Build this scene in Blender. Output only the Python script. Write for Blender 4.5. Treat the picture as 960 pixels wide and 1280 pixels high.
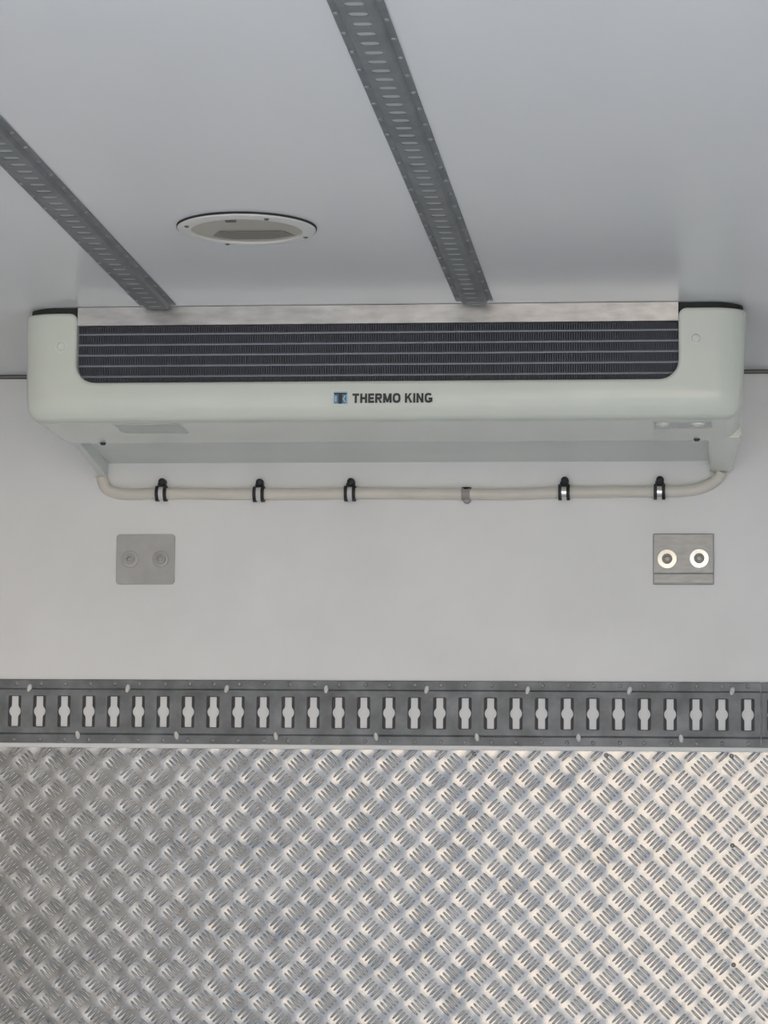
import bpy, bmesh, math, random
from mathutils import Vector, Matrix

random.seed(7)
scene = bpy.context.scene
for o in list(bpy.data.objects):
    bpy.data.objects.remove(o, do_unlink=True)
C = scene.collection
H0 = 1.15                       # camera height above the load floor (m)

# ------------------------------------------------------------------ camera
F_PX, YAW, PITCH, ROLL, DIST = 3633.28, .10884, .12122, .01114, 5.69647
cam_d = bpy.data.cameras.new('camera')
cam = bpy.data.objects.new('camera', cam_d)
C.objects.link(cam)
fwd = Vector((-math.sin(YAW) * math.cos(PITCH), math.cos(YAW) * math.cos(PITCH), math.sin(PITCH)))
rgt = Vector((math.cos(YAW), math.sin(YAW), 0))
upv = rgt.cross(fwd)
r2 = math.cos(ROLL) * rgt + math.sin(ROLL) * upv
u2 = -math.sin(ROLL) * rgt + math.cos(ROLL) * upv
M = Matrix((r2, u2, -fwd)).transposed().to_4x4()
M.translation = Vector((0, -DIST, H0))
cam.matrix_world = M
cam_d.sensor_fit = 'HORIZONTAL'
cam_d.sensor_width = 36
cam_d.lens = F_PX * 36 / 960
cam_d.clip_start = .05
cam_d.clip_end = 300
scene.camera = cam

# ------------------------------------------------------------------ world, sun, exposure
W = bpy.data.worlds.new('world')
scene.world = W
W.use_nodes = True
bg = W.node_tree.nodes['Background']
bg.inputs[0].default_value = (.77, .91, 1.11, 1)
bg.inputs[1].default_value = .62
sun_d = bpy.data.lights.new('sun', 'SUN')
sun_d.energy = 10.0
sun_d.angle = math.radians(3)
sun_d.color = (1.0, .98, .955)
sun = bpy.data.objects.new('sun', sun_d)
sun.rotation_euler = (math.radians(48), 0, math.radians(222))
sun.location = (-9, 8, 12)
C.objects.link(sun)
vs = scene.view_settings
vs.view_transform = 'Standard'
vs.look = 'None'
vs.gamma = 1
vs.use_curve_mapping = False
vs.exposure = .73
scene.cycles.diffuse_bounces = 8

# ------------------------------------------------------------------ materials
def mat(name, color, rough=.5, metal=0, spec=.5, var=0, var_scale=6, bump=0, bump_scale=60,
        dark=None, dark_amt=0, dark_scale=3, stretch=(1, 1, 1), rough_var=0):
    m = bpy.data.materials.new(name)
    m.use_nodes = True
    nt = m.node_tree
    b = nt.nodes['Principled BSDF']
    b.inputs['Base Color'].default_value = (*color, 1)
    b.inputs['Roughness'].default_value = rough
    b.inputs['Metallic'].default_value = metal
    b.inputs['Specular IOR Level'].default_value = spec
    tc = nt.nodes.new('ShaderNodeTexCoord')
    mp = nt.nodes.new('ShaderNodeMapping')
    mp.inputs['Scale'].default_value = stretch
    geo = nt.nodes.new('ShaderNodeNewGeometry')
    nt.links.new(geo.outputs['Position'], mp.inputs['Vector'])
    col = None
    if var:
        n = nt.nodes.new('ShaderNodeTexNoise')
        n.inputs['Scale'].default_value = var_scale
        n.inputs['Detail'].default_value = 6
        nt.links.new(mp.outputs[0], n.inputs['Vector'])
        r = nt.nodes.new('ShaderNodeMapRange')
        r.inputs[1].default_value = .3
        r.inputs[2].default_value = .7
        r.inputs[3].default_value = 1 - var
        r.inputs[4].default_value = 1 + var
        nt.links.new(n.outputs[0], r.inputs[0])
        mx = nt.nodes.new('ShaderNodeVectorMath')
        mx.operation = 'SCALE'
        mx.inputs[0].default_value = color
        nt.links.new(r.outputs[0], mx.inputs['Scale'])
        col = mx.outputs[0]
        if rough_var:
            rr = nt.nodes.new('ShaderNodeMapRange')
            rr.inputs[1].default_value = .3
            rr.inputs[2].default_value = .7
            rr.inputs[3].default_value = rough - rough_var
            rr.inputs[4].default_value = rough + rough_var
            nt.links.new(n.outputs[0], rr.inputs[0])
            nt.links.new(rr.outputs[0], b.inputs['Roughness'])
    if dark is not None:
        n2 = nt.nodes.new('ShaderNodeTexNoise')
        n2.inputs['Scale'].default_value = dark_scale
        n2.inputs['Detail'].default_value = 8
        n2.inputs['Roughness'].default_value = .65
        nt.links.new(mp.outputs[0], n2.inputs['Vector'])
        r = nt.nodes.new('ShaderNodeMapRange')
        r.inputs[1].default_value = .48
        r.inputs[2].default_value = .75
        r.inputs[3].default_value = 0
        r.inputs[4].default_value = dark_amt
        nt.links.new(n2.outputs[0], r.inputs[0])
        mix = nt.nodes.new('ShaderNodeMix')
        mix.data_type = 'RGBA'
        mix.inputs['A'].default_value = (*color, 1)
        mix.inputs['B'].default_value = (*dark, 1)
        if col:
            nt.links.new(col, mix.inputs['A'])
        nt.links.new(r.outputs[0], mix.inputs['Factor'])
        col = mix.outputs['Result']
    if col:
        nt.links.new(col, b.inputs['Base Color'])
    if bump:
        n3 = nt.nodes.new('ShaderNodeTexNoise')
        n3.inputs['Scale'].default_value = bump_scale
        n3.inputs['Detail'].default_value = 3
        nt.links.new(mp.outputs[0], n3.inputs['Vector'])
        bp = nt.nodes.new('ShaderNodeBump')
        bp.inputs['Strength'].default_value = bump
        bp.inputs['Distance'].default_value = .002
        nt.links.new(n3.outputs[0], bp.inputs['Height'])
        nt.links.new(bp.outputs[0], b.inputs['Normal'])
    return m

MT = {}
MT['wall'] = mat('white laminate', (.87, .87, .87), .38, var=.03, var_scale=5, bump=.12, bump_scale=45, dark=(.72, .715, .71), dark_amt=.3, dark_scale=2.2)
MT['ceil'] = mat('white ceiling laminate', (.79, .795, .80), .22, spec=.1, var=.025, var_scale=4, bump=.1, bump_scale=30, stretch=(1, .35, 1))
MT['floor'] = mat('grey anti slip floor', (.74, .75, .755), .6, var=.15, bump=.4, bump_scale=300)
MT['ground'] = mat('concrete yard', (.31, .315, .32), .9, var=.15, var_scale=1.5)
MT['seam'] = mat('dark joint sealant', (.10, .095, .09), .6)
MT['joint'] = mat('joint strip', (.3, .29, .27), .55)
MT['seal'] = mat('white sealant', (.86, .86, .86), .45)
MT['sheet'] = mat('aluminium tread sheet', (.335, .338, .342), .25, 1, var=.2, var_scale=14, dark=(.36, .35, .34), dark_amt=.5, dark_scale=4.5, bump=.35, bump_scale=28, rough_var=.06)
MT['bars'] = mat('aluminium tread bars', (.44, .44, .44), .25, 1, var=.12, var_scale=14, dark=(.36, .35, .34), dark_amt=.5, dark_scale=4.5)
MT['rail'] = mat('dull galvanised steel', (.20, .21, .22), .48, .35, var=.3, var_scale=22, dark=(.07, .07, .07), dark_amt=.6, dark_scale=7, bump=.15, bump_scale=120)
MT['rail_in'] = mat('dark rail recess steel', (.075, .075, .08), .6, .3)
MT['crail'] = mat('galvanised ceiling track', (.24, .25, .255), .55, .3, var=.15, var_scale=20, bump=.1, bump_scale=100)
MT['backing'] = mat('grey for lit slots', (.47, .48, .48), .6)  # pale grey so the track slots read as lit ceiling
MT['rivet'] = mat('zinc rivet', (.36, .36, .36), .4, .6)
MT['plug'] = mat('white plug', (.78, .78, .76), .4)
MT['cover'] = mat('pale green white moulded plastic', (.715, .75, .675), .2, var=.015, var_scale=8)
MT['pan'] = mat('pale grey green panel', (.74, .77, .74), .4, var=.03)
MT['patch'] = mat('faded decal', (.58, .61, .58), .35)
MT['strip'] = mat('bare aluminium strip', (.55, .54, .53), .33, 1, var=.14, var_scale=30, rough_var=.05, stretch=(1, 1, 3))
MT['fin'] = mat('dark coated coil fins', (.060, .063, .078), .55, .1)
MT['tube'] = mat('coil tube', (.24, .25, .28), .4, .6)
MT['black'] = mat('black rubber', (.022, .022, .026), .5)
MT['gasket_shade'] = mat('black gasket', (.03, .03, .03), .8)  # also the painted shadow gap above the evaporator cover ends
MT['hose'] = mat('beige drain hose', (.76, .72, .65), .42, var=.06, var_scale=12)
MT['coupl'] = mat('grey hose band', (.36, .33, .32), .35)
MT['zinc'] = mat('bright zinc', (.86, .85, .82), .25, 1)
MT['dullsteel'] = mat('painted over steel', (.46, .455, .45), .45, .25, var=.08, var_scale=25)
MT['steel'] = mat('stainless steel', (.36, .36, .355), .42, .7, var=.1, var_scale=40, stretch=(1, 1, 4))
MT['brightsteel'] = mat('polished washer', (.93, .92, .90), .30, .9)
MT['creamsteel'] = mat('cream washer', (.90, .85, .75), .34, .85)
MT['socket'] = mat('bolt socket steel', (.20, .19, .18), .35, .8)
MT['ink'] = mat('black print', (.03, .03, .035), .4)
MT['blue'] = mat('blue print', (.10, .25, .42), .4)
MT['paleblue'] = mat('pale blue print', (.52, .64, .68), .4)
MT['lightring'] = mat('white lamp ring', (.72, .71, .68), .35)
MT['lampdish'] = mat('lamp reflector dish', (.50, .465, .40), .3, .2)
MT['lampdark'] = mat('lamp brown panel', (.13, .11, .09), .4)

def emboss(m, amp):
    """pillow relief of the rolled sheet, in step with the bar pattern"""
    nt = m.node_tree
    geo = nt.nodes.new('ShaderNodeNewGeometry')
    sep = nt.nodes.new('ShaderNodeSeparateXYZ')
    nt.links.new(geo.outputs['Position'], sep.inputs[0])
    def mth(op, a, b=None):
        n = nt.nodes.new('ShaderNodeMath')
        n.operation = op
        for i, v in enumerate((a, b)):
            if v is None:
                continue
            if isinstance(v, (int, float)):
                n.inputs[i].default_value = v
            else:
                nt.links.new(v, n.inputs[i])
        return n.outputs[0]
    cu = mth('COSINE', mth('MULTIPLY', mth('ADD', sep.outputs[0], 1.3032), 2 * math.pi / .0608))
    cv = mth('COSINE', mth('MULTIPLY', mth('ADD', sep.outputs[2], .18 - H0), 2 * math.pi / .0583))
    h = mth('MULTIPLY', mth('MULTIPLY', cu, cv), amp)
    bp = nt.nodes.new('ShaderNodeBump')
    bp.inputs['Distance'].default_value = 1
    bp.inputs['Strength'].default_value = 1
    nt.links.new(h, bp.inputs['Height'])
    b = nt.nodes['Principled BSDF']
    if b.inputs['Normal'].links:
        nt.links.new(b.inputs['Normal'].links[0].from_socket, bp.inputs['Normal'])
    nt.links.new(bp.outputs[0], b.inputs['Normal'])
emboss(MT['sheet'], -.0009)

def lens_mat():
    m = bpy.data.materials.new('clear lamp lens')
    m.use_nodes = True
    nt = m.node_tree
    b = nt.nodes['Principled BSDF']
    b.inputs['Base Color'].default_value = (.75, .72, .66, 1)
    b.inputs['Roughness'].default_value = .15
    b.inputs['Alpha'].default_value = .18
    return m
MT['lens'] = lens_mat()

# ------------------------------------------------------------------ helpers
def link(name, me, m, parent=None):
    o = bpy.data.objects.new(name, me)
    C.objects.link(o)
    if m is not None and len(me.materials) == 0:
        me.materials.append(MT[m] if isinstance(m, str) else m)
    o.parent = parent
    return o

def obj(name, bm, m, parent=None, smooth=None):
    me = bpy.data.meshes.new(name)
    bmesh.ops.recalc_face_normals(bm, faces=bm.faces)
    if smooth is not None:
        for f in bm.faces:
            f.smooth = True
        for e in bm.edges:
            if len(e.link_faces) == 2 and e.calc_face_angle(0) > math.radians(smooth):
                e.smooth = False
    bm.to_mesh(me)
    bm.free()
    return link(name, me, m, parent)

def thing(name, label, cat, loc=(0, 0, 0), group=None):
    o = bpy.data.objects.new(name, None)
    C.objects.link(o)
    o.location = loc
    o.empty_display_size = .05
    o['label'] = label
    o['category'] = cat
    if group:
        o['group'] = group
    return o

def tag(o, label, cat, group=None):
    o['label'] = label
    o['category'] = cat
    if group:
        o['group'] = group
    return o

def box(bm, x0, x1, y0, y1, z0, z1, bev=0):
    ret = bmesh.ops.create_cube(bm, size=1)
    v = ret['verts']
    for w in v:
        w.co = Vector(((x0 + x1) / 2 + w.co.x * (x1 - x0), (y0 + y1) / 2 + w.co.y * (y1 - y0), (z0 + z1) / 2 + w.co.z * (z1 - z0)))
    if bev:
        es = list({e for w in v for e in w.link_edges})
        bmesh.ops.bevel(bm, geom=es, offset=bev, segments=2, affect='EDGES', profile=.6)

def boxbm(*a, **k):
    bm = bmesh.new()
    box(bm, *a, **k)
    return bm

def prism(bm, poly, fn0, fn1):
    """closed prism: poly list of 2-tuples mapped by fn0 / fn1 to 3D"""
    a = [bm.verts.new(fn0(*p)) for p in poly]
    b = [bm.verts.new(fn1(*p)) for p in poly]
    bm.faces.new(a)
    bm.faces.new(b[::-1])
    n = len(poly)
    for i in range(n):
        bm.faces.new((a[i], b[i], b[(i + 1) % n], a[(i + 1) % n]))

def lathe(bm, prof, origin, axis, seg=24, cap=True):
    """prof = [(r, h)...] revolved about axis through origin"""
    axis = Vector(axis).normalized()
    t = axis.orthogonal().normalized()
    s = axis.cross(t)
    origin = Vector(origin)
    rings = []
    for r, h in prof:
        if r < 1e-6:
            rings.append([bm.verts.new(origin + axis * h)])
        else:
            rings.append([bm.verts.new(origin + axis * h + r * (math.cos(2 * math.pi * i / seg) * t + math.sin(2 * math.pi * i / seg) * s)) for i in range(seg)])
    for A, B in zip(rings, rings[1:]):
        for i in range(seg):
            j = (i + 1) % seg
            if len(A) == 1 and len(B) == 1:
                continue
            if len(A) == 1:
                bm.faces.new((A[0], B[i], B[j]))
            elif len(B) == 1:
                bm.faces.new((A[i], B[0], A[j]))
            else:
                bm.faces.new((A[i], B[i], B[j], A[j]))
    return rings

def tube(bm, pts, r, seg=14):
    pts = [Vector(p) for p in pts]
    rings = []
    n = len(pts)
    for i, p in enumerate(pts):
        d = (pts[min(i + 1, n - 1)] - pts[max(i - 1, 0)]).normalized()
        s = Vector((0, 1, 0))
        s = (s - d * s.dot(d)).normalized()
        t = d.cross(s)
        rings.append([bm.verts.new(p + r * (math.cos(2 * math.pi * k / seg) * s + math.sin(2 * math.pi * k / seg) * t)) for k in range(seg)])
    for A, B in zip(rings, rings[1:]):
        for k in range(seg):
            bm.faces.new((A[k], A[(k + 1) % seg], B[(k + 1) % seg], B[k]))
    bm.faces.new(rings[0])
    bm.faces.new(rings[-1][::-1])

def smooth_path(pts, sub=8):
    P = [Vector(p) for p in pts]
    out = []
    for i in range(len(P) - 1):
        p0, p1, p2, p3 = P[max(i - 1, 0)], P[i], P[i + 1], P[min(i + 2, len(P) - 1)]
        for k in range(sub):
            t = k / sub
            out.append(.5 * (2 * p1 + (p2 - p0) * t + (2 * p0 - 5 * p1 + 4 * p2 - p3) * t * t + (3 * p1 - p0 - 3 * p2 + p3) * t ** 3))
    out.append(P[-1])
    return out

def arc(cx, cy, r, a0, a1, n=6):
    return [(cx + r * math.cos(math.radians(a0 + (a1 - a0) * i / n)), cy + r * math.sin(math.radians(a0 + (a1 - a0) * i / n))) for i in range(n + 1)]

def rrect(x0, x1, y0, y1, r, n=5):
    return arc(x1 - r, y1 - r, r, 0, 90, n) + arc(x0 + r, y1 - r, r, 90, 180, n) + arc(x0 + r, y0 + r, r, 180, 270, n) + arc(x1 - r, y0 + r, r, 270, 360, n)

def sheet(loops, thick, fn, bevel=0, bres=2):
    """flat plate from 2D loops (first outer, rest holes); fn maps (u, v, w) -> 3D, w in 0..thick. Returns bmesh."""
    cu = bpy.data.curves.new('tmp', 'CURVE')
    cu.dimensions = '2D'
    cu.fill_mode = 'BOTH'
    cu.extrude = max(thick / 2 - bevel, 1e-5)
    cu.bevel_depth = bevel
    cu.bevel_resolution = bres
    cu.offset = -bevel
    for L in loops:
        s = cu.splines.new('POLY')
        s.points.add(len(L) - 1)
        for p, (x, y) in zip(s.points, L):
            p.co = (x, y, 0, 1)
        s.use_cyclic_u = True
    o = bpy.data.objects.new('tmp', cu)
    C.objects.link(o)
    dg = bpy.context.evaluated_depsgraph_get()
    me = bpy.data.meshes.new_from_object(o.evaluated_get(dg))
    bm = bmesh.new()
    bm.from_mesh(me)
    bpy.data.objects.remove(o)
    bpy.data.curves.remove(cu)
    bpy.data.meshes.remove(me)
    bmesh.ops.remove_doubles(bm, verts=bm.verts, dist=1e-6)
    for v in bm.verts:
        v.co = Vector(fn(v.co.x, v.co.y, v.co.z + thick / 2))
    return bm

def struct(name, bm, m, parent=None):
    o = obj(name, bm, m, parent)
    if parent is None:
        o['kind'] = 'structure'
    return o

# ------------------------------------------------------------------ the load box
ZC = H0 + .97866                # ceiling height
XL, XR, YR = -1.55, .90, -3.4
T = .06
struct('floor', boxbm(XL - T, XR + T, YR, T, -T, 0), 'floor')['label'] = 'grey anti slip load floor'
struct('ceiling', boxbm(XL - T, XR + T, YR, T, ZC, ZC + T), 'ceil')['label'] = 'white glossy laminate ceiling'
struct('wall_front', boxbm(XL, XR, 0, T, 0, ZC), 'wall')['label'] = 'white laminate bulkhead wall'
struct('wall_left', boxbm(XL - T, XL, YR, T, 0, ZC), 'wall')['label'] = 'white laminate side wall out of view'
struct('wall_right', boxbm(XR, XR + T, YR, T, 0, ZC), 'wall')['label'] = 'white laminate side wall out of view'
struct('ground', boxbm(-40, 40, -60, 20, -1.25, -1.05), 'ground')['label'] = 'pale concrete yard outside the load box'

wf = bpy.data.objects['wall_front']
obj('wall_panel', boxbm(-.573, XR, -.0002, 0, H0 + .24, ZC - .008), 'wall', wf)
obj('wall_panel', boxbm(XL, -.5745, -.0002, 0, H0 + .24, ZC - .008), 'wall', wf)

# unseen beige block added behind the camera for a warm tread plate reflection
MT['render'] = mat('beige bounce surface', (.86, .74, .61), .9, var=.05, var_scale=1)
struct('added_bounce_block', boxbm(-1.2, 16, -22, -18, -1.05, 6.2), 'render')['label'] = 'unseen beige block added for a warm reflection on the tread plate'

# joint strip between bulkhead and ceiling: two dark lines with a grey strip between
t1 = struct('trim_1', boxbm(XL, XR, -.0045, 0, ZC - .0065, ZC), 'joint')
t1['label'] = 'thin joint strip where ceiling meets bulkhead'
obj('joint_line', boxbm(XL, XR, -.0055, 0, ZC - .0025, ZC - .0001), 'seam', t1)
obj('joint_line', boxbm(XL, XR, -.0055, 0, ZC - .0078, ZC - .0062), 'seam', t1)

# white sealant edge between rail and tread plate
t2 = struct('trim_2', boxbm(XL, XR, -.008, 0, H0 + .2270, H0 + .236, bev=.002), 'seal')
t2['label'] = 'white edge strip between cargo rail and tread plate'

# ------------------------------------------------------------------ evaporator unit
U = thing('evaporator_unit', 'pale green white ceiling evaporator with dark finned coil across its front', 'cooling unit', (-.557, -.35, H0 + .7734))
UI = Matrix.Translation(U.location).inverted()

def part(name, bm, m, smooth=None, parent=U):
    """world-space bmesh -> child of the unit"""
    bm.transform(UI)
    return obj(name, bm, m, parent, smooth)

UX0, UX1, UYF, UYB = -1.197, .083, -.714, -.437
ZB, ZT = H0 + .7734, H0 + .9675
NX0, NX1, NZ = -1.0955, -.0352, H0 + .8425
def build_cover():
    rb, rt, rn = .034, .006, .034
    out = []
    out += arc(UX1 - rt, ZT - rt, rt, 0, 90, 3)
    out += arc(NX1 + .014, ZT - .014, .014, 90, 180, 5)
    out += arc(NX1 - rn, NZ + rn, rn, 360, 270, 8)
    out += arc(NX0 + rn, NZ + rn, rn, 270, 180, 8)
    out += arc(NX0 - .014, ZT - .014, .014, 0, 90, 5)
    out += arc(UX0 + rt, ZT - rt, rt, 90, 180, 3)
    out += arc(UX0 + rb + .008, ZB + rb, rb, 180, 270, 8)
    out += arc(UX1 - rb - .008, ZB + rb, rb, 270, 360, 8)
    dep = UYB - UYF
    bm = sheet([out], dep, lambda x, y, w: (x, UYB - w, y), bevel=.007, bres=3)
    cuts = []
    R = .062
    for k in range(0, 9):
        a = math.radians(90 * k / 9)
        cuts += [('x', UX1 - R + R * math.sin(a)), ('x', UX0 + R - R * math.sin(a))]
    HB, DB = .050, .034
    for k in range(0, 8):
        a = math.radians(90 * k / 8)
        cuts.append(('z', ZB + HB - HB * math.sin(a)))
    cuts.append(('y', UYF + .075))
    for ax, c in cuts:
        no = {'x': (1, 0, 0), 'y': (0, 1, 0), 'z': (0, 0, 1)}[ax]
        co = {'x': (c, 0, 0), 'y': (0, c, 0), 'z': (0, 0, c)}[ax]
        bmesh.ops.bisect_plane(bm, geom=bm.verts[:] + bm.edges[:] + bm.faces[:], plane_co=co, plane_no=no)
    for v in bm.verts:
        if v.co.y < UYF + .0751:
            f = 1 - max(0, (v.co.y - UYF - .007)) / .0681
            s = 0
            for t in ((v.co.x - (UX1 - R)) / R, ((UX0 + R) - v.co.x) / R):
                if t > 0:
                    t = min(t, 1)
                    s += .052 * (1 - math.sqrt(max(0, 1 - t * t * .97)))
            t = (ZB + HB - v.co.z) / HB
            if t > 0:
                t = min(t, 1)
                s += DB * (1 - math.sqrt(max(0, 1 - t * t * .97)))
            v.co.y += min(s, .066) * f
    return bm
cov = part('cover', build_cover(), 'cover', smooth=50)
wn = cov.modifiers.new('wn', 'WEIGHTED_NORMAL')
wn.keep_sharp = True
wn.weight = 80

# aluminium strip over the coil, and its lip
sm = boxbm(-1.0955, -.0355, -.7085, -.7065, H0 + .9455, ZC - .001)
part('top_strip', sm, 'strip')
part('strip_lip', boxbm(-1.0955, -.0355, -.7095, -.695, H0 + .9447, H0 + .9462), 'strip')
# black band standing in for the shadow gap between cover ends and ceiling
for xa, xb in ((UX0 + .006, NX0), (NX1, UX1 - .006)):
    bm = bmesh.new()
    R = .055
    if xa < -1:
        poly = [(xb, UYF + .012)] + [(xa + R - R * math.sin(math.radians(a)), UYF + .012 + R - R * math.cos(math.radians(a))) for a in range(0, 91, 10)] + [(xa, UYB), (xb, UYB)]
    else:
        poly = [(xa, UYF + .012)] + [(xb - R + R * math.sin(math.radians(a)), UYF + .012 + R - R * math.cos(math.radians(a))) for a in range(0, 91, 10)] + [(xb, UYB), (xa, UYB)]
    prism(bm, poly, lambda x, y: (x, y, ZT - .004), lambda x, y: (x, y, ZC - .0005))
    part('gasket_shade', bm, 'gasket_shade')

# coil: dark back, fins, five tube rows
coil = part('coil', boxbm(NX0 - .02, NX1 + .02, -.672, -.50, NZ - .03, ZC - .012), 'fin')
bm = bmesh.new()
x = NX0 - .004
while x < NX1 + .006:
    vs_ = [bm.verts.new(p) for p in ((x, -.694, NZ - .012), (x + .0031, -.694, NZ - .012), (x + .0031, -.694, H0 + .945), (x, -.694, H0 + .945),
                                     (x, -.672, NZ - .012), (x + .0031, -.672, NZ - .012), (x + .0031, -.672, H0 + .945), (x, -.672, H0 + .945))]
    for f in ((0, 1, 2, 3), (0, 3, 7, 4), (1, 5, 6, 2)):
        bm.faces.new([vs_[i] for i in f])
    x += .0042
fins = part('fin_pack', bm, 'fin')
fins['kind'] = 'stuff'
for zz in (.9318, .9127, .8940, .8748, .8557):
    bm = bmesh.new()
    lathe(bm, [(0, 0), (.0024, 0), (.0024, NX1 - NX0 + .004), (0, NX1 - NX0 + .004)], (NX0 - .002, -.6925, H0 + zz), (1, 0, 0), 8)
    part('coil_tube', bm, 'tube', smooth=40)

# round screw caps on the two cover ends
for bx_, bz in ((-1.1225, .9065), (-.005, .912)):
    bm = bmesh.new()
    lathe(bm, [(0, .0035), (.006, .003), (.0085, .001), (.0095, -.004)], (bx_, UYF, H0 + bz), (0, -1, 0), 20)
    part('screw_cap', bm, 'cover', smooth=30)
    bm = bmesh.new()
    lathe(bm, [(.0085, .0), (.0085, .0008), (.0105, .0008), (.0105, .0)], (bx_, UYF, H0 + bz), (0, -1, 0), 20)
    part('cap_rim', bm, 'pan', smooth=30)

# badge and lettering
def flat(x0, x1, z0, z1, y, m, name='badge', parent=U, d=.0006):
    return part(name, boxbm(x0, x1, y - d, y + .0005, H0 + z0, H0 + z1), m, parent=parent)
YB = UYF
bd = flat(-.6385, -.6075, .7985, .8252, YB, 'pan', 'badge')
def bpart(name, x0, x1, z0, z1, k, m):
    bm = boxbm(x0, x1, YB - .0006 - .0004 * k, YB, H0 + z0, H0 + z1)
    bm.transform(UI)
    return obj(name, bm, m, bd)
bpart('badge_field', -.6362, -.6098, .8005, .8232, 1, 'paleblue')
bpart('badge_ground', -.6338, -.6126, .8018, .8195, 2, 'blue')
bpart('badge_bar', -.6345, -.6120, .8178, .8206, 3, 'ink')
bpart('badge_stem', -.6268, -.6200, .8012, .8180, 3, 'ink')
bpart('badge_stroke', -.6325, -.6300, .8045, .8150, 3, 'paleblue')
for s in (1, -1):                      # the arms of the pale K behind the T
    bm = bmesh.new()
    za, zb = .8098, .8098 + s * .006
    prism(bm, [(-.6190, za), (-.6168, za), (-.6135, zb), (-.6158, zb)], lambda x, z: (x, YB - .0018, H0 + z), lambda x, z: (x, YB, H0 + z))
    bm.transform(UI)
    obj('badge_stroke', bm, 'paleblue', bd)

def lettering(body, x0, x1, z0, z1, y):
    S = .27                    # stroke
    def q(*p): return list(p)
    def bar(a, b, c, d): return [(a, c), (b, c), (b, d), (a, d)]
    def ringseg(cx, cy, rx, ry, a0, a1, n):
        out = []
        for i in range(n):
            t0 = math.radians(a0 + (a1 - a0) * i / n)
            t1 = math.radians(a0 + (a1 - a0) * (i + 1) / n)
            ix, iy = rx - S, ry - S * .82
            def P(t, X, Y):
                f = lambda v: math.copysign(abs(v) ** .75, v)
                return (cx + X * f(math.cos(t)), cy + Y * f(math.sin(t)))
            out.append([P(t0, ix, iy), P(t0, rx, ry), P(t1, rx, ry), P(t1, ix, iy)])
        return out
    h = S * .85
    G = {
        'T': (.86, [bar(0, .86, 1 - h, 1), bar(.43 - S / 2, .43 + S / 2, 0, 1 - h)]),
        'H': (.88, [bar(0, S, 0, 1), bar(.88 - S, .88, 0, 1), bar(S, .88 - S, .5 - h / 2, .5 + h / 2)]),
        'E': (.76, [bar(0, S, 0, 1), bar(S, .76, 1 - h, 1), bar(S, .70, .5 - h / 2, .5 + h / 2), bar(S, .76, 0, h)]),
        'R': (.88, [bar(0, S, 0, 1), bar(S, .56, 1 - h, 1), bar(S, .56, .38, .38 + h)] + ringseg(.54, .69, .33, .31, -90, 90, 8) + [[(.36, .40), (.60, .40), (.90, 0), (.62, 0)]]),
        'M': (1.08, [bar(0, S, 0, 1), bar(1.08 - S, 1.08, 0, 1), [(0, 1), (.30, 1), (.66, .06), (.42, .06)], [(1.08, 1), (.78, 1), (.42, .06), (.66, .06)]]),
        'O': (1.0, ringseg(.5, .5, .5, .515, 0, 360, 28)),
        'K': (.92, [bar(0, S, 0, 1), [(S, .36), (S, .64), (.60, 1), (.90, 1)], [(.34, .60), (.52, .72), (.95, 0), (.65, 0)]]),
        'I': (S, [bar(0, S, 0, 1)]),
        'N': (.90, [bar(0, S, 0, 1), bar(.90 - S, .90, 0, 1), [(0, 1), (.27, 1), (.90, 0), (.63, 0)]]),
        'G': (1.0, ringseg(.5, .5, .5, .515, 38, 325, 22) + [bar(.78, 1.0, .08, .52), bar(.52, 1.0, .52 - h * .9, .52)]),
        ' ': (.28, []),
    }
    tot = sum(G[c][0] for c in body) + .14 * (len(body) - 1)
    sx = (x1 - x0) / tot
    bm = bmesh.new()
    cx = 0
    for c in body:
        wd, polys = G[c]
        for k, poly in enumerate(polys):
            d = .0006 + .00002 * k
            prism(bm, [(x0 + (cx + u) * sx, z0 + v * (z1 - z0)) for u, v in poly], lambda x, z: (x, y - d, z), lambda x, z: (x, y + .0005, z))
        cx += wd + .14
    return bm
part('lettering', lettering('THERMO KING', -.6022, -.4618, H0 + .8025, H0 + .8192, YB), 'ink')

# rear body, underside panel, end skirts
bm = bmesh.new()
prism(bm, [(-1.150, UYB - .002), (.074, UYB - .002), (.068, 0), (-1.186, 0)], lambda x, y: (x, y, H0 + .7975), lambda x, y: (x, y, ZC - .002))
part('drain_pan', bm, 'pan')
bm = bmesh.new()
prism(bm, [(-1.156, UYB - .01), (-1.144, UYB - .01), (-1.181, -.001), (-1.196, -.001)], lambda x, y: (x, y, H0 + .7745 - .006 * (y - UYB) / .437), lambda x, y: (x, y, H0 + .7985))
part('end_skirt', bm, 'pan')
bm = bmesh.new()
prism(bm, [(.017, UYB - .04), (.076, UYB - .04), (.064, -.001), (.020, -.001)], lambda x, y: (x, y, H0 + .7742), lambda x, y: (x, y, H0 + .7985))
bmesh.ops.bevel(bm, geom=bm.edges[:], offset=.004, segments=2, affect='EDGES')
part('end_skirt', bm, 'cover', smooth=40)
part('pan_lip', boxbm(-1.144, .017, UYB, UYB + .006, H0 + .7745, H0 + .798), 'pan')
part('decal', boxbm(-1.036, -.916, -.672, -.567, ZB - .0006, ZB + .001), 'patch')
part('decal', boxbm(-.078, .022, -.672, -.592, ZB - .0006, ZB + .001), 'patch')
for sx, sy in ((-1.0994, -.447), (-.0042, -.462)):
    bm = bmesh.new()
    lathe(bm, [(0, .004), (.004, .004), (.006, 0)], (sx, sy, ZB), (0, 0, -1), 12)
    part('screw', bm, 'black', smooth=30)
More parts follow.
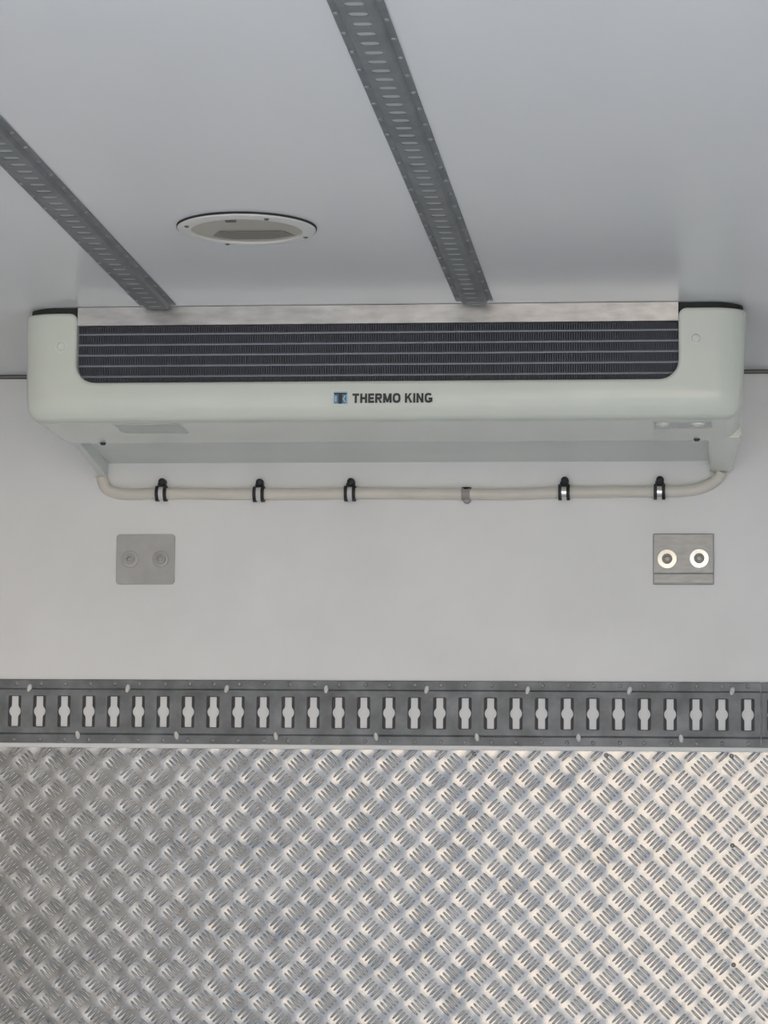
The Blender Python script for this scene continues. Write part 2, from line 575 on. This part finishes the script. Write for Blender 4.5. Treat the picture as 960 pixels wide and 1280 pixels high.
for sx in (-.062, -.001):
    bm = bmesh.new()
    lathe(bm, [(.010, 0), (.0105, .004), (.0135, .004), (.014, 0)], (sx, -.650, ZB), (0, 0, -1), 20)
    part('moulded_ring', bm, 'cover', smooth=40)

# ------------------------------------------------------------------ ceiling tracks
rivet_me = None
def rivet_mesh():
    bm = bmesh.new()
    lathe(bm, [(0, .0022), (.0024, .002), (.004, .0006), (.0042, 0)], (0, 0, 0), (0, 0, 1), 10)
    me = bpy.data.meshes.new('rivet')
    for f in bm.faces:
        f.smooth = True
    bm.to_mesh(me)
    bm.free()
    me.materials.append(MT['rivet'])
    return me
rivet_me = rivet_mesh()

def ceiling_track(xc, y_end, y_start, label):
    t = thing('ceiling_track', label, 'track', (xc, y_end, ZC), 'slotted tracks screwed to the ceiling')
    L = y_end - y_start
    hw, wb, dp = .03225, .0195, .0088
    # web with slots (u = along x, v = along -y from the end)
    bm = bmesh.new()
    n = int(L / .04)
    angs = [math.atan2(-.02, wb), math.atan2(.02, wb), math.pi - math.atan2(.02, wb), math.pi + math.atan2(.02, wb)]
    angs = sorted([a % (2 * math.pi) for a in angs] + [math.radians(a) for a in (0, 15, 30, 60, 75, 90, 105, 120, 150, 165, 180, 195, 210, 240, 255, 270, 285, 300, 330, 345)])
    ring_o, ring_i = [], []
    for a in angs:
        ca, sa = math.cos(a), math.sin(a)
        k = min(wb / abs(ca) if abs(ca) > 1e-9 else 9, .02 / abs(sa) if abs(sa) > 1e-9 else 9)
        ring_o.append((k * ca, k * sa))
        f = lambda v: math.copysign(abs(v) ** .55, v)
        ring_i.append((.0112 * f(ca), .0082 * f(sa)))
    m_ = len(angs)
    for k in range(n):
        v0 = .020 + .04 * k
        lay = [[bm.verts.new((u, -(v0 + v), z)) for u, v in rg] for z in (-dp, -dp + .0008) for rg in (ring_o, ring_i)]
        for i in range(m_):
            j = (i + 1) % m_
            bm.faces.new((lay[0][i], lay[0][j], lay[1][j], lay[1][i]))
            bm.faces.new((lay[2][i], lay[3][i], lay[3][j], lay[2][j]))
            bm.faces.new((lay[1][i], lay[1][j], lay[3][j], lay[3][i]))
    bmesh.ops.remove_doubles(bm, verts=bm.verts, dist=1e-5)
    obj('slotted_web', bm, 'crail', t)
    obj('added_backing', boxbm(-wb + .0035, wb - .0035, -L, -.002, -dp + .0013, -.0005), 'backing', t)  # strip added behind the slots to look like lit ceiling
    for s in (-1, 1):
        bm = bmesh.new()
        # sloping side between web and flange, then the flange with a raised edge fold
        prof = [(wb, -dp), (wb + .0032, -.0022), (hw, -.0022), (hw, -.0002), (wb + .0018, -.0002), (wb - .0012, -dp + .0016)]
        prism(bm, prof, lambda u, w: (s * u, 0, w), lambda u, w: (s * u, -L, w))
        obj('flange', bm, 'crail', t)
        for k in range(int(L / .08)):
            o = link('rivet', rivet_me, None, t)
            o.location = (s * (hw + wb + .0032) / 2, -(.016 + .08 * k + (.03 if s < 0 else 0)), -.0021)
            o.rotation_euler = (math.pi, 0, 0)
    return t
ceiling_track(-.38794, -.7365, YR + .05, 'grey slotted ceiling track running down to the middle of the evaporator')
ceiling_track(-.94832, -.7285, YR + .05, 'grey slotted ceiling track at upper left, beside the round lamp')

# ------------------------------------------------------------------ ceiling lamp
LX, LY = -.695, -1.337
lamp = thing('ceiling_lamp', 'round recessed ceiling lamp with white ring and clear lens', 'lamp', (LX, LY, ZC))
def lpart(name, prof, m, seg=56, smooth=35):
    bm = bmesh.new()
    lathe(bm, prof, (0, 0, 0), (0, 0, -1), seg)
    return obj(name, bm, m, lamp, smooth)
lpart('gasket_shade', [(.1, 0), (.1085, 0), (.1085, .0035), (.1, .0035)], 'gasket_shade')
lpart('ring', [(.1, .003), (.1075, .0035), (.106, .0055), (.098, .0074), (.089, .0080), (.0865, .0076), (.0855, .005), (.0855, .003)], 'lightring')
lpart('reflector', [(0, .0012), (.05, .0012), (.086, .0045)], 'lampdish')
lpart('lens', [(.0862, .0066), (.06, .0074), (.03, .0078), (0, .008)], 'lens')
bm = bmesh.new()
pts = arc(0, 0, .078, 205, 335, 14)
prism(bm, [(-.045, .02), (.055, .02), (.070, .045), (.03, .070), (-.03, .070), (-.06, .045)], lambda x, y: (x, y, -.0015), lambda x, y: (x, y, -.0042))
obj('lamp_board', bm, 'lampdark', lamp)
obj('cable_clip', boxbm(-.022, -.006, -.076, -.062, -.0070, -.002, bev=.001), 'black', lamp)
for a in (35, 125, 215, 305):
    bm = bmesh.new()
    lathe(bm, [(0, .0022), (.0026, .002), (.0042, 0)], (.0965 * math.cos(math.radians(a - 8)), .0965 * math.sin(math.radians(a - 8)), -.0074), (0, 0, -1), 10)
    obj('screw', bm, 'socket', lamp, 30)

# ------------------------------------------------------------------ drain hose, clips
hp = [(-1.190, .768), (-1.188, .7590), (-1.178, .7429), (-1.1534, .7348), (-1.1209, .7335), (-1.0722, .7345), (-.862, .7328), (-.6854, .7335),
      (-.5896, .7332), (-.4624, .7321), (-.3674, .731), (-.2727, .7347), (-.1784, .7352), (-.0687, .7357), (-.0141, .7387), (.0187, .7489), (.0375, .7627), (.0425, .7725)]
HR = .0115
hose = thing('drain_hose', 'beige drain hose clipped along the wall below the evaporator', 'hose', (-.57, -.0125, H0 + .7335))
HI = Matrix.Translation(hose.location).inverted()
bm = bmesh.new()
tube(bm, smooth_path([(x, -.0125, H0 + z) for x, z in hp], 8), HR)
bm.transform(HI)
obj('hose_tube', bm, 'hose', hose, 60)
bm = bmesh.new()                                        # band on the hose with its drip lug
lathe(bm, [(HR - .001, 0), (HR + .002, 0), (HR + .002, .017), (HR - .001, .017)], (-.4672, -.0125, H0 + .7325), (1, 0, 0), 18)
bm.transform(HI)
band = obj('hose_band', bm, 'coupl', hose, 40)
bm = bmesh.new()
lathe(bm, [(0, -.006), (.006, -.005), (.0085, 0), (.006, .005), (0, .006)], (-.456, -.0125, H0 + .7205), (0, 1, 0), 12)
bm.transform(HI)
obj('band_lug', bm, 'coupl', band, 40)
bm = bmesh.new()
lathe(bm, [(0, .002), (.010, .001), (.011, -.004)], (-.4575, -.013, H0 + .7440), (0, 0, 1), 12)
bm.transform(HI)
obj('band_cap', bm, 'gasket_shade', band, 40)
bm = boxbm(-1.205, -1.188, -.010, -.001, H0 + .768, H0 + .7705)
bm.transform(HI)
obj('end_tab', bm, 'hose', hose)

def clip(x, z, label, bright):
    t = thing('hose_clip', label, 'clip', (x, 0, H0 + z), 'black clips holding the drain hose')
    for s in (-1, 1):
        bm = bmesh.new()
        poly_o = arc(-.0125, 0, HR + .0042, -70, 250, 16)
        ring = [(y, w) for y, w in arc(-.0125, 0, HR + .0045, 0, 360, 20)[:-1]]
        inner = [(y, w) for y, w in arc(-.0125, 0, HR + .0006, 0, 360, 20)[:-1]]
        xa, xb = s * .0080 - .0032, s * .0080 + .0032
        A = [[bm.verts.new((xx, y, w)) for y, w in L] for L, xx in ((ring, xa), (ring, xb), (inner, xb), (inner, xa))]
        for k in range(4):
            P, Q = A[k], A[(k + 1) % 4]
            for i in range(20):
                bm.faces.new((P[i], P[(i + 1) % 20], Q[(i + 1) % 20], Q[i]))
        obj('strap', bm, 'black', t, 40)
    bm = bmesh.new()
    ringo = arc(-.0125, 0, HR + .0022, 95, 265, 12)
    vs0 = [bm.verts.new((-.0052, y, w)) for y, w in ringo]
    vs1 = [bm.verts.new((.0052, y, w)) for y, w in ringo]
    for i in range(12):
        bm.faces.new((vs0[i], vs0[i + 1], vs1[i + 1], vs1[i]))
    obj('band', bm, 'zinc' if bright else 'plug', t, 40)
    # tab lying on the wall above the hose with its round screw head
    obj('tab', boxbm(-.0085, .0085, -.012, -.001, .009, .022, bev=.002), 'black', t)
    bm = bmesh.new()
    lathe(bm, [(0, .021), (.004, .0205), (.0072, .018), (.0078, .012), (.0078, .001)], (.001, 0, .0235), (0, -1, 0), 14)
    obj('screw', bm, 'black', t, 40)
    return t
for x, z, lab, br in ((-1.069, .7345, 'black hose clip nearest the left end of the drain hose', 0),
                      (-.872, .7328, 'black hose clip second from the left on the drain hose', 0),
                      (-.689, .7335, 'black hose clip below the badge, third from the left', 0),
                      (-.2645, .7348, 'black hose clip with bright band, just right of the grey hose band', 1),
                      (-.0775, .7355, 'black hose clip with bright band nearest the right end of the hose', 1)):
    clip(x, z, lab, br)

# ------------------------------------------------------------------ fixing plates
def bolt(parent, x, z, y, mw, ms, r=.0195):
    bm = bmesh.new()
    lathe(bm, [(r, 0), (r, .0024), (r - .0012, .0031), (.0098, .0034)], (x, y, z), (0, -1, 0), 28)
    w = obj('washer', bm, mw, parent, 12)
    bm = bmesh.new()
    lathe(bm, [(.0100, .001), (.0100, .0068), (.0085, .0080), (.0058, .0080), (.0050, .0040), (0, .0040)], (x, y, z), (0, -1, 0), 6 if ms == 'x' else 18)
    hd = obj('bolt_head', bm, ms, parent, 35)
    bm = bmesh.new()
    lathe(bm, [(.0056, .0042), (.0052, .0062), (0, .0066)], (x, y, z), (0, -1, 0), 6)
    obj('socket', bm, 'rivet', hd)

p1 = thing('fixing_plate', 'dull painted steel plate with rounded corners and two bolts, left side of wall', 'plate', (-1.1005, 0, H0 + .60339), 'bolted steel plates on the bulkhead')
bm = sheet([rrect(-.0592, .0592, -.0502, .0502, .007, 4)], .004, lambda u, v, w: (u, -.0002 - w, v), bevel=.0012)
obj('plate', bm, 'dullsteel', p1)
bolt(p1, -.0312, .000, -.0042, 'dullsteel', 'dullsteel', .0175)
bolt(p1, .0312, .000, -.0042, 'dullsteel', 'dullsteel', .0165)
p2 = thing('fixing_plate', 'bare steel square cornered plate with two bright washers, right side of wall', 'plate', (-.03091, 0, H0 + .60339), 'bolted steel plates on the bulkhead')
bm = sheet([rrect(-.0592, .0592, -.0502, .0502, .002, 2)], .005, lambda u, v, w: (u, -.0002 - w, v), bevel=.0018)
obj('plate', bm, 'steel', p2)
bm = bmesh.new()
prism(bm, [(-.0050, -.0480), (-.0060, -.0470), (-.0060, -.0300), (-.0050, -.0260)], lambda y, z: (-.0575, y, z), lambda y, z: (.0575, y, z))
obj('folded_edge', bm, 'steel', p2)
bolt(p2, -.0318, .000, -.0052, 'creamsteel', 'socket')
bolt(p2, .0306, .001, -.0052, 'brightsteel', 'socket')

# ------------------------------------------------------------------ cargo rails on the bulkhead
ZRC = .29878
plug_me = None
def plug_mesh():
    bm = bmesh.new()
    bmesh.ops.create_uvsphere(bm, u_segments=12, v_segments=8, radius=1)
    for v in bm.verts:
        v.co = Vector((v.co.x * .0048, v.co.y * .0065, math.copysign(max(0, abs(v.co.z) ** .8), v.co.z) * .0088))
    for f in bm.faces:
        f.smooth = True
    me = bpy.data.meshes.new('plug')
    bm.to_mesh(me)
    bm.free()
    me.materials.append(MT['plug'])
    return me
plug_me = plug_mesh()

def bone(c):
    nw, br, hh = .0068, .0118, .030
    y0 = math.sqrt(br ** 2 - nw ** 2) + .002
    a = math.degrees(math.atan2(math.sqrt(br ** 2 - nw ** 2), nw))
    pts = [(c + nw, -hh), (c + nw, -y0)] + arc(c, 0, br, -a + 6, a - 6, 8) + [(c + nw, y0), (c + nw, hh), (c - nw, hh), (c - nw, y0)] + arc(c, 0, br, 180 - a + 6, 180 + a - 6, 8) + [(c - nw, -y0), (c - nw, -hh)]
    return pts

def cargo_rail(xa, xb, label):
    xc = (xa + xb) / 2
    t = thing('cargo_rail', label, 'cargo rail', (xc, 0, H0 + ZRC), 'slotted cargo rails across the bulkhead')
    hl = (xb - xa) / 2
    k0 = math.ceil((xa + .014 + 1.35715) / .05)
    k1 = math.floor((xb - .014 + 1.35715) / .05)
    cs = [-1.35715 + .05 * k - xc for k in range(k0, k1 + 1)]
    hw, wb = .064, .0455
    holes = [bone(c) for c in cs]
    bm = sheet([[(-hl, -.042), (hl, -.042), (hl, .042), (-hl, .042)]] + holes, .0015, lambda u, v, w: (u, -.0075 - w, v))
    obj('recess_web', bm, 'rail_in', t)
    obj('added_backing', boxbm(-hl, hl, -.0068, -.0003, -.040, .040), 'seal', t)  # white strip added behind the slots so they show brighter
    holes = [rrect(c - .0128, c + .0128, -.0312, .0312, .003, 3) for c in cs]
    bm = sheet([[(-hl, -.043), (hl, -.043), (hl, .043), (-hl, .043)]] + holes, .003, lambda u, v, w: (u, -.009 - w, v), bevel=.0006)
    obj('slotted_web', bm, 'rail', t)
    for s in (-1, 1):
        bm = bmesh.new()
        prof = [(-.0090, .0428), (-.0120, .0424), (-.0055, .0462), (-.0055, .0625), (-.004, .064), (-.0002, .064), (-.0002, .044)]
        prism(bm, prof, lambda y, z: (-hl, y, s * z), lambda y, z: (hl, y, s * z))
        obj('flange', bm, 'rail', t)
        for c in cs:
            o = link('rivet', rivet_me, None, t)
            o.location = (c + random.uniform(-.001, .003), -.0054, s * .0555)
            o.rotation_euler = (math.pi / 2, 0, 0)
    for k in range(-3, 10):
        for s, x0, zz in ((1, -1.3287, .0455), (-1, -1.2287, -.0462)):
            x = x0 + .1988 * k - xc
            if -hl < x < hl:
                o = link('plug', plug_me, None, t)
                o.location = (x, -.0085, zz)
                o.rotation_euler = (0, random.uniform(.0, .3) if s > 0 else -.15, 0)
    return t
cargo_rail(XL + .004, .1175, 'long dark grey slotted cargo rail above the tread plate')
cargo_rail(.1195, XR - .004, 'short end of slotted cargo rail at the right edge, butted to the long one')

# ------------------------------------------------------------------ tread plate
tp = thing('tread_plate', 'silver aluminium tread plate with five bar pattern covering the lower wall', 'tread plate', (-.557, 0, 0))
TPX = -.557
ZTOP = H0 + .2275
bm = boxbm(XL + .003 - TPX, XR - .003 - TPX, -.0035, -.0003, .004, ZTOP)
obj('sheet', bm, 'sheet', tp)
def bar_geo(cx, cz, ang, L=.0268, w=.0024, h=.0016):
    V, Fc = [], []
    ca, sa = math.cos(ang), math.sin(ang)
    ts = (-1, -.86, -.5, .5, .86, 1)
    cr = ((-1, 0), (-.55, .8), (0, 1), (.55, .8), (1, 0))
    for t in ts:
        k = math.sqrt(max(0, 1 - abs(t) ** 4)) if abs(t) < 1 else .12
        for a, b in cr:
            u, v = t * L / 2, a * w * k
            V.append((cx + u * ca - v * sa, -.0035 - b * h * (k if abs(t) < 1 else .05), cz + u * sa + v * ca))
    for i in range(len(ts) - 1):
        for j in range(4):
            a = i * 5 + j
            Fc.append((a, a + 1, a + 6, a + 5))
    return V, Fc
def cluster_geo(kind):
    V, Fc = [], []
    ang = math.radians(45 if kind == 0 else -45)
    st = math.radians(-45 if kind == 0 else 45)
    for k in range(-2, 3):
        d = k * .00815
        v, f = bar_geo(d * math.cos(st), d * math.sin(st), ang)
        n = len(V)
        V += v
        Fc += [tuple(i + n for i in q) for q in f]
    return V, Fc
CG = [cluster_geo(0), cluster_geo(1)]
CM = []
for V, Fc in CG:
    me = bpy.data.meshes.new('tread_bars')
    me.from_pydata(V, [], Fc)
    me.polygons.foreach_set('use_smooth', [True] * len(me.polygons))
    me.materials.append(MT['bars'])
    CM.append(me)
PX, PZ = .0608, .0583
spots = []
for i in range(-6, 32):
    for j in range(-20, 26):
        for kind in (0, 1):
            x = -1.3032 + PX * i + (.0304 if kind else 0)
            z = H0 - .1800 + PZ * j - (.0275 if kind else 0)
            if XL + .024 < x < XR - .024 and .025 < z < ZTOP + .012:
                spots.append((x, z, kind))
spots.sort(key=lambda s: (s[0] + .35) ** 2 * .25 + (s[1] - H0 + .04) ** 2)
near = [s for s in spots if s[1] < ZTOP - .02][:300]
nset = set(near)
for x, z, kind in near:
    o = link('tread_bars', CM[kind], None, tp)
    o.location = (x - TPX, 0, z)
V, Fc = [], []
for x, z, kind in spots:
    if (x, z, kind) in nset:
        continue
    gv, gf = CG[kind]
    for k in range(5):                       # bar by bar: the sheet's cut edge runs through the top row
        bv = gv[k * 30:k * 30 + 30]
        if max(c for _, _, c in bv) + z > ZTOP + .009:
            continue
        n = len(V)
        V += [(a + x - TPX, b if c + z < ZTOP else -.0036, min(c + z, ZTOP - .0005)) for a, b, c in bv]
        Fc += [tuple(i + n for i in q) for q in gf[:20]]
me = bpy.data.meshes.new('tread_bars_rest')
me.from_pydata(V, [], Fc)
me.polygons.foreach_set('use_smooth', [True] * len(me.polygons))
o = link('tread_bars_rest', me, 'bars', tp)
o['kind'] = 'stuff'
for x, z in ((.0615, .2195), (.0625, .0468), (.0639, -.1811), (-.181, .2190), (-.439, .2195)):
    bm = bmesh.new()
    lathe(bm, [(0, .0026), (.0025, .0024), (.0046, 0)], (x - TPX, -.0034, H0 + z), (0, -1, 0), 12)
    obj('screw', bm, 'socket', tp, 30)
